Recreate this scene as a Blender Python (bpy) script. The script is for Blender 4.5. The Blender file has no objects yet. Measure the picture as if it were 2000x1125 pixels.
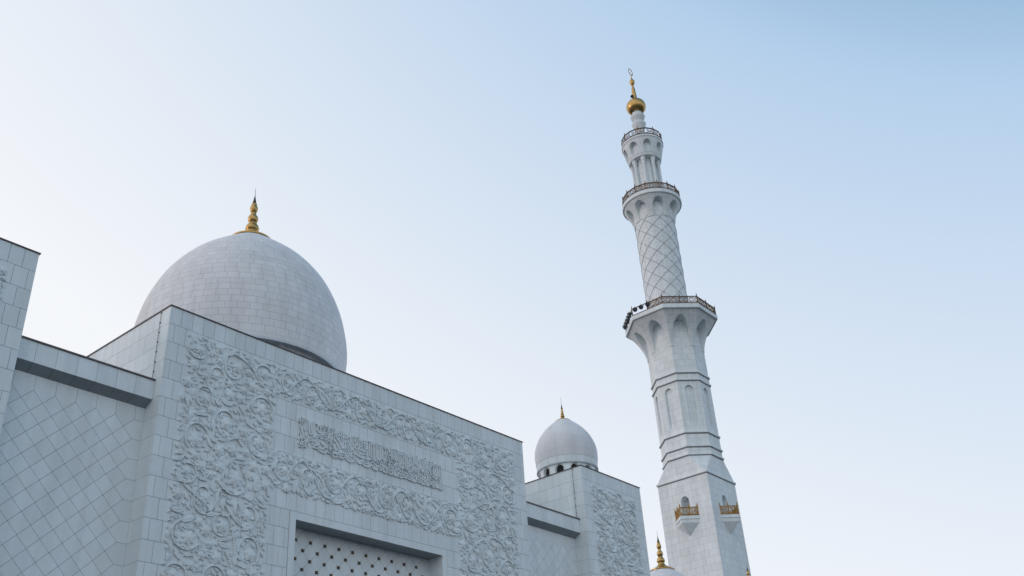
import bpy, math, random
from mathutils import Vector, Matrix
PI = math.pi
S = bpy.context.scene
COL = S.collection
rad = math.radians
def lerp(a, b, t): return a + (b - a) * t
def clamp(x, a=0., b=1.): return max(a, min(b, x))
def interp(tab, x):
    if x <= tab[0][0]: return tab[0][1]
    for (a, va), (b, vb) in zip(tab, tab[1:]):
        if x <= b: return lerp(va, vb, (x - a) / (b - a))
    return tab[-1][1]

# ------------------------------------------------------------------ mesh builder
class MB:
    """collects faces (with uv and tint) and links them as ONE mesh object"""
    def __init__(self): self.v = []; self.f = []; self.uv = []; self.t = []; self.smooth = []
    def vert(self, p): self.v.append((p[0], p[1], p[2])); return len(self.v) - 1
    def face(self, idx, uv=None, tint=.5, smooth=False):
        self.f.append(tuple(idx)); self.uv.append(uv or [(.5, .5)] * len(idx)); self.t.append(tint); self.smooth.append(smooth)
    def poly(self, pts, uv=None, tint=.5, smooth=False):
        self.face([self.vert(p) for p in pts], uv, tint, smooth)
    def box(self, x0, x1, y0, y1, z0, z1, skip='', bw=None):
        P = [(x0, y0, z0), (x1, y0, z0), (x1, y1, z0), (x0, y1, z0), (x0, y0, z1), (x1, y0, z1), (x1, y1, z1), (x0, y1, z1)]
        F = {'d': (3, 2, 1, 0), 'u': (4, 5, 6, 7), 'f': (0, 1, 5, 4), 'r': (1, 2, 6, 5), 'b': (2, 3, 7, 6), 'l': (3, 0, 4, 7)}
        for k, q in F.items():
            if k not in skip:
                uv = None
                if bw:
                    ax = (0, 2) if k in 'fb' else (1, 2) if k in 'lr' else (0, 1)
                    uv = [(P[i][ax[0]] / bw[0], P[i][ax[1]] / bw[1]) for i in q]
                self.poly([P[i] for i in q], uv)
    def strip(self, rings, closed=False, smooth=True, caps=False):
        """quads between successive rings of points of equal length"""
        n = len(rings[0]); ids = [[self.vert(p) for p in r] for r in rings]
        m = n if closed else n - 1
        for a, b in zip(ids, ids[1:]):
            for i in range(m):
                j = (i + 1) % n
                self.face((a[i], a[j], b[j], b[i]), smooth=smooth)
        if caps:
            self.face(ids[0][::-1]); self.face(ids[-1])
        return ids
    def tube(self, pts, r, n=6, caps=True, smooth=True):
        pts = [Vector(p) for p in pts]; rings = []
        up0 = None
        for i, p in enumerate(pts):
            d = (pts[min(i + 1, len(pts) - 1)] - pts[max(i - 1, 0)]).normalized()
            if up0 is None:
                up0 = d.orthogonal().normalized()
            up0 = (up0 - d * up0.dot(d)).normalized(); s = d.cross(up0)
            rr = r[i] if isinstance(r, (list, tuple)) else r
            rings.append([p + (up0 * math.cos(2 * PI * k / n) + s * math.sin(2 * PI * k / n)) * rr for k in range(n)])
        self.strip(rings, True, smooth, caps)
    def lathe(self, prof, seg=48, cx=0, cy=0, uvrows=None, smooth=True, closed_top=False):
        """prof: list of (r,z) going up; uvrows: per row (n, v0, v1, off) brick counts"""
        rings = []
        for r, z in prof:
            rings.append([self.vert((cx + r * math.cos(2 * PI * i / seg), cy + r * math.sin(2 * PI * i / seg), z)) for i in range(seg)])
        for k in range(len(prof) - 1):
            a, b = rings[k], rings[k + 1]
            for i in range(seg):
                j = (i + 1) % seg
                uv = None
                if uvrows:
                    n, v0, v1, off = uvrows[k]
                    u0, u1 = n * i / seg + off, n * (i + 1) / seg + off
                    uv = [(u0, v0), (u1, v0), (u1, v1), (u0, v1)]
                self.face((a[i], a[j], b[j], b[i]), uv, smooth=smooth)
        if closed_top:
            self.face(rings[-1], smooth=smooth)
    def build(self, name, mat, parent=None, sharp=35, **props):
        me = bpy.data.meshes.new(name)
        me.from_pydata(self.v, [], self.f)
        uvl = me.uv_layers.new(name='UVMap')
        flat = []
        for q in self.uv:
            for c in q: flat += [c[0], c[1]]
        uvl.data.foreach_set('uv', flat)
        at = me.attributes.new('tint', 'FLOAT', 'FACE'); at.data.foreach_set('value', self.t)
        me.polygons.foreach_set('use_smooth', self.smooth)
        me.validate(); me.update()
        if any(self.smooth): me.set_sharp_from_angle(angle=rad(sharp))
        me.materials.append(mat)
        o = bpy.data.objects.new(name, me); COL.objects.link(o)
        if parent: o.parent = parent
        for k, v in props.items(): o[k] = v
        return o

def thing(name, label, cat, loc=(0, 0, 0), group=None, rz=0):
    o = bpy.data.objects.new(name, None); COL.objects.link(o)
    o.location = loc; o.rotation_euler = (0, 0, rz); o.empty_display_size = .5
    o['label'] = label; o['category'] = cat
    if group: o['group'] = group
    return o
def copy_tree(o, parent=None):
    c = o.copy(); COL.objects.link(c)
    if parent: c.parent = parent
    for ch in list(o.children): copy_tree(ch, c)
    return c

# ------------------------------------------------------------------ materials
class NT:
    def __init__(self, name):
        self.m = bpy.data.materials.new(name); self.m.use_nodes = True
        self.t = self.m.node_tree; self.t.nodes.clear()
        self.out = self.n('ShaderNodeOutputMaterial'); self.b = self.n('ShaderNodeBsdfPrincipled')
        self.l(self.b.outputs[0], self.out.inputs[0])
    def n(self, k, **kw):
        x = self.t.nodes.new(k)
        for a, b in kw.items(): setattr(x, a, b)
        return x
    def l(self, a, b): self.t.links.new(a, b)
    def val(self, s, v):
        if isinstance(v, (int, float)): s.default_value = v
        elif isinstance(v, tuple): s.default_value = v
        else: self.l(v, s)
    def math(self, op, a, b=0., c=None):
        x = self.n('ShaderNodeMath', operation=op)
        self.val(x.inputs[0], a); self.val(x.inputs[1], b)
        if c is not None: self.val(x.inputs[2], c)
        return x.outputs[0]
    def mr(self, v, a, b, c, d):
        x = self.n('ShaderNodeMapRange'); self.val(x.inputs[0], v)
        for i, q in enumerate((a, b, c, d)): self.val(x.inputs[i + 1], q)
        return x.outputs[0]
    def noise(self, scale, detail=4, vec=None, stretch=None):
        x = self.n('ShaderNodeTexNoise'); x.inputs['Scale'].default_value = scale; x.inputs['Detail'].default_value = detail
        if vec is None: vec = self.n('ShaderNodeTexCoord').outputs['Object']
        if stretch:
            mp = self.n('ShaderNodeMapping'); self.l(vec, mp.inputs[0]); mp.inputs['Scale'].default_value = stretch; vec = mp.outputs[0]
        self.l(vec, x.inputs['Vector']); return x.outputs['Fac']
    def mixc(self, f, a, b, blend='MIX'):
        x = self.n('ShaderNodeMix', data_type='RGBA', blend_type=blend)
        self.val(x.inputs[0], f)
        self.val(x.inputs[6], a if not (isinstance(a, tuple) and len(a) == 3) else (*a, 1))
        self.val(x.inputs[7], b if not (isinstance(b, tuple) and len(b) == 3) else (*b, 1))
        return x.outputs[2]
    def scale(self, col, f):
        x = self.n('ShaderNodeVectorMath', operation='SCALE'); self.l(col, x.inputs[0]); self.val(x.inputs['Scale'], f); return x.outputs[0]
    def set(self, **kw):
        for k, v in kw.items():
            s = self.b.inputs[{'col': 'Base Color', 'rough': 'Roughness', 'metal': 'Metallic', 'spec': 'Specular IOR Level', 'normal': 'Normal'}[k]]
            self.val(s, (*v, 1) if isinstance(v, tuple) and len(v) == 3 else v)
    def bump(self, h, strength=.3, dist=.01):
        x = self.n('ShaderNodeBump'); x.inputs['Strength'].default_value = strength; x.inputs['Distance'].default_value = dist
        self.l(h, x.inputs['Height']); self.l(x.outputs[0], self.b.inputs['Normal'])

MARBLE = (.775, .836, .85)
def marble_core(nt, tint=None, amp=.10, weather=1.0, base=None):
    MARBLE = base or globals()['MARBLE']
    """white marble: soft grey veining, faint vertical dust streaks, tone that changes from block to block"""
    vein = nt.noise(1.7, 8); fine = nt.noise(14, 5)
    streak = nt.noise(1.0, 5, stretch=(2.2, 2.2, .16)); big = nt.noise(.13, 3)
    k = nt.mr(vein, .3, .7, .955, 1.03)
    k = nt.math('MULTIPLY', k, nt.mr(fine, .3, .7, .97, 1.03))
    k = nt.math('MULTIPLY', k, nt.mr(streak, .35, .72, 1.03, 1 - .10 * weather))
    k = nt.math('MULTIPLY', k, nt.mr(big, .3, .7, .96, 1.04))
    if tint is not None: k = nt.math('MULTIPLY', k, nt.mr(tint, 0, 1, 1 - amp, 1 + amp * .6))
    return nt.scale(nt.mixc(nt.mr(vein, .35, .65, 0, 1), MARBLE, tuple(c * f for c, f in zip(MARBLE, (.965, .975, 1.0)))), k)
def mat_marble(name):
    nt = NT(name); nt.set(col=marble_core(nt), rough=.55, spec=.25); nt.bump(nt.noise(20, 4), .08, .01); return nt.m
def mat_tile(name, amp=.10, base=None):
    nt = NT(name); a = nt.n('ShaderNodeAttribute', attribute_name='tint')
    nt.set(col=marble_core(nt, a.outputs['Fac'], amp, base=base), rough=.5, spec=.3); nt.bump(nt.noise(9, 3), .06, .01); return nt.m
def mat_block(name, jx, jy, dark=.55, amp=.09, bond=True, base=None):
    """ashlar of the uv map: one uv unit = one block; joints of the given width, own tone for each block"""
    nt = NT(name)
    uv = nt.n('ShaderNodeUVMap'); uv.uv_map = 'UVMap'
    sp = nt.n('ShaderNodeSeparateXYZ'); nt.l(uv.outputs[0], sp.inputs[0])
    u, v = sp.outputs[0], sp.outputs[1]
    row = nt.math('FLOOR', v)
    if bond: u = nt.math('ADD', u, nt.math('MULTIPLY', nt.math('MODULO', nt.math('ADD', row, 2000.), 2.), .5))
    fu, fv = nt.math('FRACT', u), nt.math('FRACT', v)
    du = nt.math('MINIMUM', fu, nt.math('SUBTRACT', 1., fu)); dv = nt.math('MINIMUM', fv, nt.math('SUBTRACT', 1., fv))
    lu = nt.mr(du, jx * .6, jx * 1.4, 1, 0); lv = nt.mr(dv, jy * .6, jy * 1.4, 1, 0)
    line = nt.math('MAXIMUM', lu, lv)
    cb = nt.n('ShaderNodeCombineXYZ'); nt.l(nt.math('FLOOR', u), cb.inputs[0]); nt.l(row, cb.inputs[1])
    wn = nt.n('ShaderNodeTexWhiteNoise', noise_dimensions='2D'); nt.l(cb.outputs[0], wn.inputs['Vector'])
    c = marble_core(nt, wn.outputs['Value'], amp, base=base)
    nt.set(col=nt.scale(c, nt.mr(line, 0, 1, 1, dark)), rough=.5, spec=.3)
    nt.bump(line, -.35 if False else .25, -.01)
    return nt.m
def mat_simple(name, col, rough=.5, metal=0., var=.15, sc=6, spec=.5):
    nt = NT(name); k = nt.mr(nt.noise(sc, 5), .3, .7, 1 - var, 1 + var)
    c = nt.scale(nt.mixc(0., col, col), k)
    nt.set(col=c, rough=nt.mr(nt.noise(sc * 2.3, 3), .3, .7, rough * .8, min(1, rough * 1.2)), metal=metal, spec=spec); return nt.m

M = dict(
    undershade=mat_simple('undershade_stone', (.27, .29, .305), .8, 0, .12), groove=mat_simple('shadow_groove', (.40, .405, .42), .9, 0, .2), dome_plain=mat_tile('dome_marble', .0, (.735, .74, .755)),  # ledge-underside and groove greys have the shade painted into the stone colour
    soffit=mat_tile('shaded_soffit', .05, (.30, .33, .35)),  # marble darkened in colour to paint the shade beneath the overhangs
    marble=mat_marble('white_marble'), tile=mat_tile('marble_panel', .05), tile2=mat_tile('marble_lattice', .05),
    wall=mat_block('marble_ashlar', .012, .010, .72, .06), dome=mat_block('dome_courses', .020, .032, .70, .05, True, (.735, .74, .755)),
    mina=mat_block('minaret_ashlar', .022, .026, .78, .05), smooth_dome=mat_block('dome_smooth', .010, .016, .80, .035, True, (.735, .74, .755)),
    joint=mat_simple('joint_mortar', (.13, .14, .15), .9, 0, .2), moulding=mat_simple('moulding_stone', (.47, .49, .505), .7, 0, .12),
    gold=mat_simple('gold_leaf', (.50, .325, .125), .36, 1., .14, 2), brass=mat_simple('bronze_gilt', (.36, .20, .055), .4, .85, .3, 3),
    bronze=mat_simple('dark_bronze', (.055, .045, .038), .45, .6, .3, 5), studcap=mat_simple('stud_gilt', (.30, .20, .08), .4, 1., .4, 5),
    coping=mat_simple('coping_metal', (.11, .10, .10), .5, .3, .2), rail=mat_simple('rail_bronze', (.15, .08, .038), .45, .6, .3, 3), black=mat_simple('black_steel', (.012, .014, .017), .45, .2, .2),
    glass=mat_simple('lamp_lens', (.05, .06, .07), .1, 0, .1), dark=mat_simple('dark_opening', (.015, .016, .018), .9, 0, .2),
    cream=mat_simple('opening_surround', (.50, .46, .38), .7, 0, .1),
)

# ------------------------------------------------------------------ dimensions (metres), facade plane Y = 27
YF = 27.0; YR = 27.78; YC = 27.4; ZT = 18.88
XL0, XL1 = 5.68, 10.96; XP0, XP1 = 15.60, 34.35; XR0, XR1 = 38.96, 44.24
CH = .668; Z18 = 18.225       # course height, first joint below the top
ZB = 4.0                       # tile courses are laid from here up, plain ashlar below
random.seed(7)

def tile(mb, pts, mapf, nrm, g=.006, d=.012, tint=None):
    """one stone panel: polygon (convex, ccw) shrunk by the joint, its face flush, its edges going back to the mortar"""
    n = len(pts); P = [Vector(p) for p in pts]; q = []
    for i in range(n):
        a, b, c = P[i - 1], P[i], P[(i + 1) % n]
        e1 = (b - a).normalized(); e2 = (c - b).normalized()
        n1 = Vector((-e1.y, e1.x)); n2 = Vector((-e2.y, e2.x)); k = 1 + n1.dot(n2)
        q.append(b + (n1 + n2) * (g / max(k, .2)))
    f = [mapf(p.x, p.y) for p in q]; bk = [Vector(p) - Vector(nrm) * d for p in f]
    t = random.random() if tint is None else tint
    fi = [mb.vert(p) for p in f]; bi = [mb.vert(p) for p in bk]
    mb.face(fi, tint=t)
    for i in range(n):
        j = (i + 1) % n; mb.face((fi[i], bi[i], bi[j], fi[j]), tint=t)

def courses(mb, x0, x1, z0, z1, mapf, nrm, bw=.44, flip=False, g=.006, first=.23):
    """running bond courses in the rectangle; joints sit on the common course lines"""
    k0 = math.floor((Z18 - z1) / CH) - 1; k = k0
    while True:
        zt = Z18 - CH * k; zb = zt - CH; k += 1
        if zb >= z1 - .02: continue
        if zt <= z0 + .02: break
        zt2, zb2 = min(zt, z1), max(zb, z0)
        x = x0; w = first if k % 2 else first + bw * .5
        while x < x1 - .01:
            xe = x + w
            if x1 - xe < .12: xe = x1
            pts = [(x, zb2), (xe, zb2), (xe, zt2), (x, zt2)]
            tile(mb, pts, mapf, nrm, g=g)
            x = xe; w = bw
mapF = lambda x, z: (x, YF, z)

# ------------------------------------------------------------------ carved relief
class Relief:
    """raised carving on a panel in (x, z), standing out towards -Y"""
    def __init__(self, x0, x1, z0, z1, seed, y=YF):
        self.mb = MB(); self.x0, self.x1, self.z0, self.z1 = x0, x1, z0, z1; self.y = y
        self.R = random.Random(seed); self.cell = .025; self.occ = set(); self.scr = []
    def P(self, x, z, h): return (clamp(x, self.x0, self.x1), self.y - h * (1.3 if h > 0 else 1), clamp(z, self.z0, self.z1))
    def mark(self, x, z, r):
        c = self.cell; n = int(r / c) + 1; i0, j0 = int(x / c), int(z / c)
        for i in range(-n, n + 1):
            for j in range(-n, n + 1):
                if (i * i + j * j) * c * c <= r * r: self.occ.add((i0 + i, j0 + j))
    def free(self, x, z, r):
        if not (self.x0 + r * .8 < x < self.x1 - r * .8 and self.z0 + r * .5 < z < self.z1 - r * .8): return False
        c = self.cell; n = int(r / c) + 1; i0, j0 = int(x / c), int(z / c)
        for i in range(-n, n + 1):
            for j in range(-n, n + 1):
                if (i * i + j * j) * c * c <= r * r and (i0 + i, j0 + j) in self.occ: return False
        return True
    def section(self, pts, ws, h, prof):
        rings = []
        n = len(pts)
        for i, (x, z) in enumerate(pts):
            a = pts[max(i - 1, 0)]; b = pts[min(i + 1, n - 1)]
            dx, dz = b[0] - a[0], b[1] - a[1]; L = math.hypot(dx, dz) or 1
            nx, nz = -dz / L, dx / L; w = ws[i]; hh = h[i] if isinstance(h, list) else h
            rings.append([self.P(x + nx * w * s, z + nz * w * s, hh * t - .003) for s, t in prof])
        self.mb.strip(rings, smooth=True)
    STEM = [(1, 0), (1, .9), (.8, 1.), (-.8, 1.), (-1, .9), (-1, 0)]
    LEAF = [(1, 0), (1, .9), (.9, 1.), (.07, .97), (0, .78), (-.07, .97), (-.9, 1.), (-1, .9), (-1, 0)]
    PEN = [(1, 0), (1, .92), (.8, 1), (-.8, 1), (-1, .92), (-1, 0)]
    def stem(self, pts, w0, w1, h=.055, mark=True):
        n = len(pts)
        self.section(pts, [lerp(w0, w1, i / (n - 1)) for i in range(n)], h, self.STEM)
        if mark:
            for x, z in pts: self.mark(x, z, .045)
    def leaf(self, x, z, ang, L, W, curl=0., h=.06, lobes=0, mark=True):
        n = 8; pts = []; ws = []; a = ang; px, pz = x, z
        for i in range(n + 1):
            t = i / n; pts.append((px, pz))
            w = W * (math.sin(PI * t ** .75) ** .9 if 0 < t < 1 else 0.) + .004
            if lobes: w *= 1 + .32 * math.sin(t * PI * 2 * lobes) * (1 - t)
            ws.append(w); a = ang + curl * t
            px += math.cos(a) * L / n; pz += math.sin(a) * L / n
        if mark:
            hit = 0
            for i in range(3, n + 1):
                (qx, qz), w = pts[i], ws[i]
                if not (self.x0 < qx < self.x1 and self.z0 < qz < self.z1): hit += 1; continue
                sx, sz = -math.sin(a) * w, math.cos(a) * w
                if any((int(ux / self.cell), int(uz / self.cell)) in self.occ for ux, uz in ((qx, qz), (qx + sx, qz + sz), (qx - sx, qz - sz))): hit += 1
            if hit > 1:
                return self.leaf(x, z, ang, L * .66, W * .72, curl, h, lobes, mark) if L > .12 else None
        hs = [h * (.8 + .2 * math.sin(PI * i / n)) for i in range(n + 1)]
        self.section(pts, ws, hs, self.LEAF)
        if mark:
            for (qx, qz), w in zip(pts[1:], ws[1:]): self.mark(qx, qz, w + .024)
    def flower(self, x, z, r, petals=6):
        ph = self.R.random() * 6.3
        def ring(rr, h, n, lob):
            rings = []; m = 36
            for f, hh in ((1, 0), (1, .92), (.94, 1.), (.0, 1.)):
                rings.append([self.P(x + rr * f * (1 - lob * abs(math.sin((q * 2 * PI / m) * n / 2 + ph)) ** 3) * math.cos(q * 2 * PI / m), z + rr * f * (1 - lob * abs(math.sin((q * 2 * PI / m) * n / 2 + ph)) ** 3) * math.sin(q * 2 * PI / m), h * hh - .003) for q in range(m)])
            self.mb.strip(rings, closed=True)
        ring(r, .040, petals, .30); ring(r * .68, .054, petals, .26); ph += .5
        ring(r * .40, .066, 5, .2); ring(r * .17, .078, 4, .1); self.mark(x, z, r * 1.02)
    def scroll(self, x, z, r, a0=None, sgn=None, turns=None):
        R = self.R; a0 = R.random() * 6.3 if a0 is None else a0; sgn = R.choice((-1, 1)) if sgn is None else sgn
        turns = R.uniform(.42, .66) if turns is None else turns
        n = 24; pts = []; ex = R.uniform(.85, 1.12)
        for i in range(n + 1):
            t = i / n; a = a0 + sgn * turns * 2 * PI * t; rr = r * (1 - .38 * t ** 1.6)
            pts.append((x + rr * ex * math.cos(a), z + rr / ex * math.sin(a)))
        self.stem(pts, .019, .011, .056)
        fr = r * R.uniform(.40, .54); self.flower(x + R.uniform(-.1, .1) * r, z + R.uniform(-.1, .1) * r, fr, R.choice((5, 6, 7)))
        self.scr.append((x, z, r, a0, sgn))
        for i in range(1, n - 2, 2):                       # leaves springing off the stem
            (px, pz), (qx, qz) = pts[i], pts[i + 1]; ta = math.atan2(qz - pz, qx - px)
            side = -sgn if (i // 2) % 2 else sgn
            L = r * (R.uniform(.5, .85) if side == -sgn else R.uniform(.28, .45))
            self.leaf(px, pz, ta + side * R.uniform(.25, .6), L, L * R.uniform(.12, .20), -side * R.uniform(.6, 1.6), R.uniform(.045, .058), R.choice((0, 2, 2, 3)))
        bx, bz = pts[0]; ta = a0 - sgn * PI / 2
        for k in (-1, 0, 1):
            self.leaf(bx, bz, ta + k * .45, r * R.uniform(.7, 1.0), r * .12, -k * .9, .056, 2)
    def link(self, a, b):
        """S shaped vine from one scroll to the next"""
        R = self.R
        ax, az, ar, aa, asg = a; bx, bz, br, ba, bsg = b
        p0 = (ax + ar * math.cos(aa), az + ar * math.sin(aa)); p3 = (bx + br * math.cos(ba), bz + br * math.sin(ba))
        d = math.hypot(p3[0] - p0[0], p3[1] - p0[1]) * .5
        t0 = aa - asg * PI / 2; t3 = ba - bsg * PI / 2
        p1 = (p0[0] + math.cos(t0) * d, p0[1] + math.sin(t0) * d); p2 = (p3[0] + math.cos(t3) * d, p3[1] + math.sin(t3) * d)
        pts = []
        for i in range(19):
            t = i / 18; k = [(1 - t) ** 3, 3 * t * (1 - t) ** 2, 3 * t * t * (1 - t), t ** 3]
            pts.append(tuple(sum(c * p[j] for c, p in zip(k, (p0, p1, p2, p3))) for j in (0, 1)))
        if any(not (self.x0 < x < self.x1 and self.z0 < z < self.z1) for x, z in pts): return
        if sum((int(x / self.cell), int(z / self.cell)) in self.occ for x, z in pts[2:-2]) > 5: return
        self.stem(pts, .018, .018, .054)
        for i in range(3, 16, 4):
            (px, pz), (qx, qz) = pts[i], pts[i + 1]; ta = math.atan2(qz - pz, qx - px); s = R.choice((-1, 1)); L = R.uniform(.22, .4)
            self.leaf(px, pz, ta + s * .6, L, L * .22, -s * R.uniform(.2, 1.1), .068, R.choice((0, 2)))
    def flow(self, x, z):
        best = min(self.scr, key=lambda s: math.hypot(x - s[0], z - s[1]) - s[2])
        return math.atan2(z - best[1], x - best[0]) + best[4] * PI / 2
    def fill(self, tries):
        R = self.R
        for r in (.24, .185, .14, .10, .075, .055):
            for _ in range(int(tries * (.2 / r) ** 1.25)):
                x, z = R.uniform(self.x0, self.x1), R.uniform(self.z0, self.z1)
                if not self.free(x, z, r * .92): continue
                a = self.flow(x, z) + R.uniform(-.6, .6)
                if r >= .15 and R.random() < .55: self.flower(x, z, r * .80, R.choice((5, 6, 7)))
                elif r >= .11:
                    # a spray: curved stalk with leaves to both sides
                    L = r * 2.2; bx, bz = x - math.cos(a) * L * .5, z - math.sin(a) * L * .5; c = R.choice((-1, 1)) * R.uniform(.5, 1.2)
                    self.leaf(bx, bz, a - c * .4, L, r * R.uniform(.24, .36), c, R.uniform(.046, .058), R.choice((0, 2, 3)))
                    for sd in (-1, 1): self.leaf(bx, bz, a + sd * .8, L * R.uniform(.5, .75), r * .22, -sd * .9, .056)
                else:
                    L = r * 2.2
                    self.leaf(x - math.cos(a) * L * .5, z - math.sin(a) * L * .5, a, L, r * R.uniform(.32, .5), R.uniform(-1, 1), R.uniform(.042, .055))
    def auto(self, rmin, rmax, n):
        R = self.R
        for _ in range(n):
            r = R.uniform(rmin, rmax); x, z = R.uniform(self.x0 + r, self.x1 - r), R.uniform(self.z0, self.z1 - r)
            if all(math.hypot(x - s[0], z - s[1]) > (r + s[2]) * 1.03 for s in self.scr): self.scroll(x, z, r)
    def links(self, reach):
        done = set()
        for i, a in enumerate(self.scr):
            near = sorted((math.hypot(a[0] - b[0], a[1] - b[1]), j) for j, b in enumerate(self.scr) if j != i)
            for d, j in near[:2]:
                if d < a[2] + self.scr[j][2] + reach and (j, i) not in done: done.add((i, j)); self.link(a, self.scr[j])

def floral_column(name, parent, x0, x1, z0, z1, seed, given=(), tries=420, rng=(.34, .60)):
    r = Relief(x0, x1, z0, z1, seed)
    for x, z, rr in given:
        r.scroll(clamp(x, x0 + rr, x1 - rr), clamp(z, z0, z1 - rr), rr)
    r.auto(rng[0] + .12, rng[1], 120); r.auto(rng[0], rng[1], 300); r.links(.5); r.fill(tries)
    return r.mb.build(name, M['marble'], parent, 24)
def floral_band(name, parent, x0, x1, z0, z1, seed, given, tries=220):
    r = Relief(x0, x1, z0, z1, seed); zc = (z0 + z1) / 2
    for k, (x, z) in enumerate(given):
        up = 1 if k % 2 else -1
        r.scroll(clamp(x, x0 + .4, x1 - .4), lerp(zc, z, .5), .44, a0=PI + up * .9, sgn=-up, turns=.6)
    # the wave of the main stem between the scrolls
    xs = [s[0] for s in r.scr]
    for k in range(len(xs) - 1):
        pts = []; s = 1 if k % 2 else -1
        for i in range(25):
            t = i / 24; x = lerp(xs[k] - .40, xs[k + 1] - .42, t); z = zc + s * (z1 - z0) * .38 * math.cos(PI * t)
            pts.append((x, z))
        r.stem(pts, .018, .018, .056)
        for i in range(4, 23, 5):
            for sd in (-1, 1):
                ta = math.atan2(pts[i + 1][1] - pts[i][1], pts[i + 1][0] - pts[i][0])
                r.leaf(*pts[i], ta + sd * .6, .34, .06, -sd * .7, .07, 2)
    r.fill(tries)
    return r.mb.build(name, M['marble'], parent, 24)

def calligraphy(parent):
    """thuluth line: tall uprights above, sweeping bowls below, dots and vowel marks between"""
    U0, V0, W, H = 21.2, 15.28, 7.62, 1.19
    r = Relief(U0 - .03, U0 + W + .03, V0 - .02, V0 + H - .02, 5); R = r.R
    def stroke(pts, w=.034, h=.052, pen=.9, n=None):
        w = w * .86
        # Catmull-Rom through the points, broad-pen width by direction
        P = [pts[0]] + list(pts) + [pts[-1]]; out = []
        for i in range(1, len(P) - 2):
            a, b, c, d = P[i - 1], P[i], P[i + 1], P[i + 2]; m = 6 if len(pts) > 2 else 3
            for k in range(m):
                t = k / m
                out.append(tuple(.5 * (2 * b[j] + (c[j] - a[j]) * t + (2 * a[j] - 5 * b[j] + 4 * c[j] - d[j]) * t * t + (3 * b[j] - a[j] - 3 * c[j] + d[j]) * t ** 3) for j in (0, 1)))
        out.append(tuple(pts[-1])); ws = []
        for i in range(len(out)):
            a, b = out[max(0, i - 1)], out[min(len(out) - 1, i + 1)]; th = math.atan2(b[1] - a[1], b[0] - a[0])
            e = min(1, .35 + min(i, len(out) - 1 - i) * .5)
            ws.append(w * (.5 + .5 * abs(math.sin(th - pen))) * e)
        r.section([(U0 + x, V0 + y) for x, y in out], ws, h, r.PEN)
    def alif(x, y0, y1, lean=.02, w=.036):
        stroke([(x, y0), (x - lean * .5, lerp(y0, y1, .5)), (x - lean, y1)], w); stroke([(x - lean - .005, y1 - .01), (x - lean + .06, y1 - .09)], .024)
    def bowl(x, y, s=.2, d=.16, w=.036):
        stroke([(x + s, y + d * .9), (x + s * 1.02, y + d * .25), (x + s * .5, y - d * .35), (x - s * .3, y - d * .35), (x - s * .85, y + d * .1), (x - s, y + d * .75)], w)
    def lam(x, y0, y1, s=.13):
        stroke([(x - .015, y1), (x, lerp(y1, y0, .5)), (x, y0 + .12), (x - s * .5, y0), (x - s * 1.3, y0 + .05), (x - s * 1.6, y0 + .14)], .034); stroke([(x - .02, y1 - .01), (x + .045, y1 - .08)], .022)
    def waw(x, y, s=.085):
        stroke([(x + s * .2, y), (x - s, y + s * .1), (x - s * .9, y + s * 1.2), (x + s * .2, y + s * 1.4), (x + s * .8, y + s * .5), (x + s * .4, y - s * .9), (x - s * 1.2, y - s * 1.9), (x - s * 2.4, y - s * 1.8)], .03)
    def mim(x, y, s=.06):
        stroke([(x + s, y), (x, y + s), (x - s, y), (x, y - s), (x + s, y), (x + s * 2.4, y - s * .3)], .026)
    def dot(x, y, s=.03):
        r.section([(U0 + x - s, V0 + y - s * .3), (U0 + x, V0 + y), (U0 + x + s, V0 + y + s * .3)], [.006, s * .95, .006], .055, r.PEN)
    def kaf(x, y, L=.42):
        stroke([(x - L * .1, y + L * .62), (x - L, y + L * .95)], .032); stroke([(x - L * .1, y + L * .62), (x + L * .35, y + .08), (x + L * .3, y), (x - L * .7, y)], .036)
    def tick(x, y, a=.5, L=.11): stroke([(x, y), (x + L * math.cos(a), y + L * math.sin(a))], .02)
    def teeth(x, y, n=3, s=.07):
        p = []
        for k in range(n): p += [(x + k * s, y + .07), (x + k * s + s * .3, y), (x + k * s + s * .7, y + .01)]
        stroke(p, .026)
    # left half, read off the wall
    for x, a, b in ((.36, .42, 1.13), (.74, .46, 1.12), (1.42, .30, 1.14), (2.18, .36, 1.13), (2.30, .34, 1.08), (2.41, .38, 1.1), (2.55, .40, 1.1), (3.00, .56, 1.08), (3.38, .42, 1.14), (3.52, .46, 1.1), (3.62, .44, 1.08), (3.74, .42, 1.12)): alif(x, a, b)
    stroke([(.50, 1.1), (.50, .75), (.56, .60), (.66, .62), (.68, .9), (.67, 1.12)], .034)
    stroke([(.08, .78), (.2, .62), (.42, .22), (.52, .12)], .04); stroke([(.05, 1.08), (.2, .98), (.34, 1.06)], .03); stroke([(.04, .9), (.2, .94), (.34, .98)], .028)
    stroke([(.05, .5), (.1, .3), (.14, .12), (.24, .08)], .034); stroke([(.2, .42), (.26, .2), (.3, .07), (.44, .06)], .034)
    stroke([(.86, .82), (1.1, .74), (1.4, .78)], .036); stroke([(1.05, .66), (1.4, .68)], .03); stroke([(1.02, .56), (1.25, .57), (1.42, .62)], .036)
    stroke([(.86, 1.1), (1.0, 1.02), (1.2, 1.04), (1.36, 1.12)], .03)
    stroke([(.60, .48), (.66, .30), (.84, .18), (1.0, .2)], .036); bowl(1.16, .14, .27, .24, .042); stroke([(1.06, .40), (1.26, .30), (1.22, .16), (1.06, .16)], .03)
    stroke([(1.60, .98), (1.8, .88), (2.14, .92)], .034); stroke([(1.78, .88), (2.0, .62), (2.18, .40)], .042); stroke([(1.52, .72), (1.66, .46), (1.78, .30)], .036); stroke([(1.7, .74), (1.8, .6), (1.98, .36)], .03)
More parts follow.
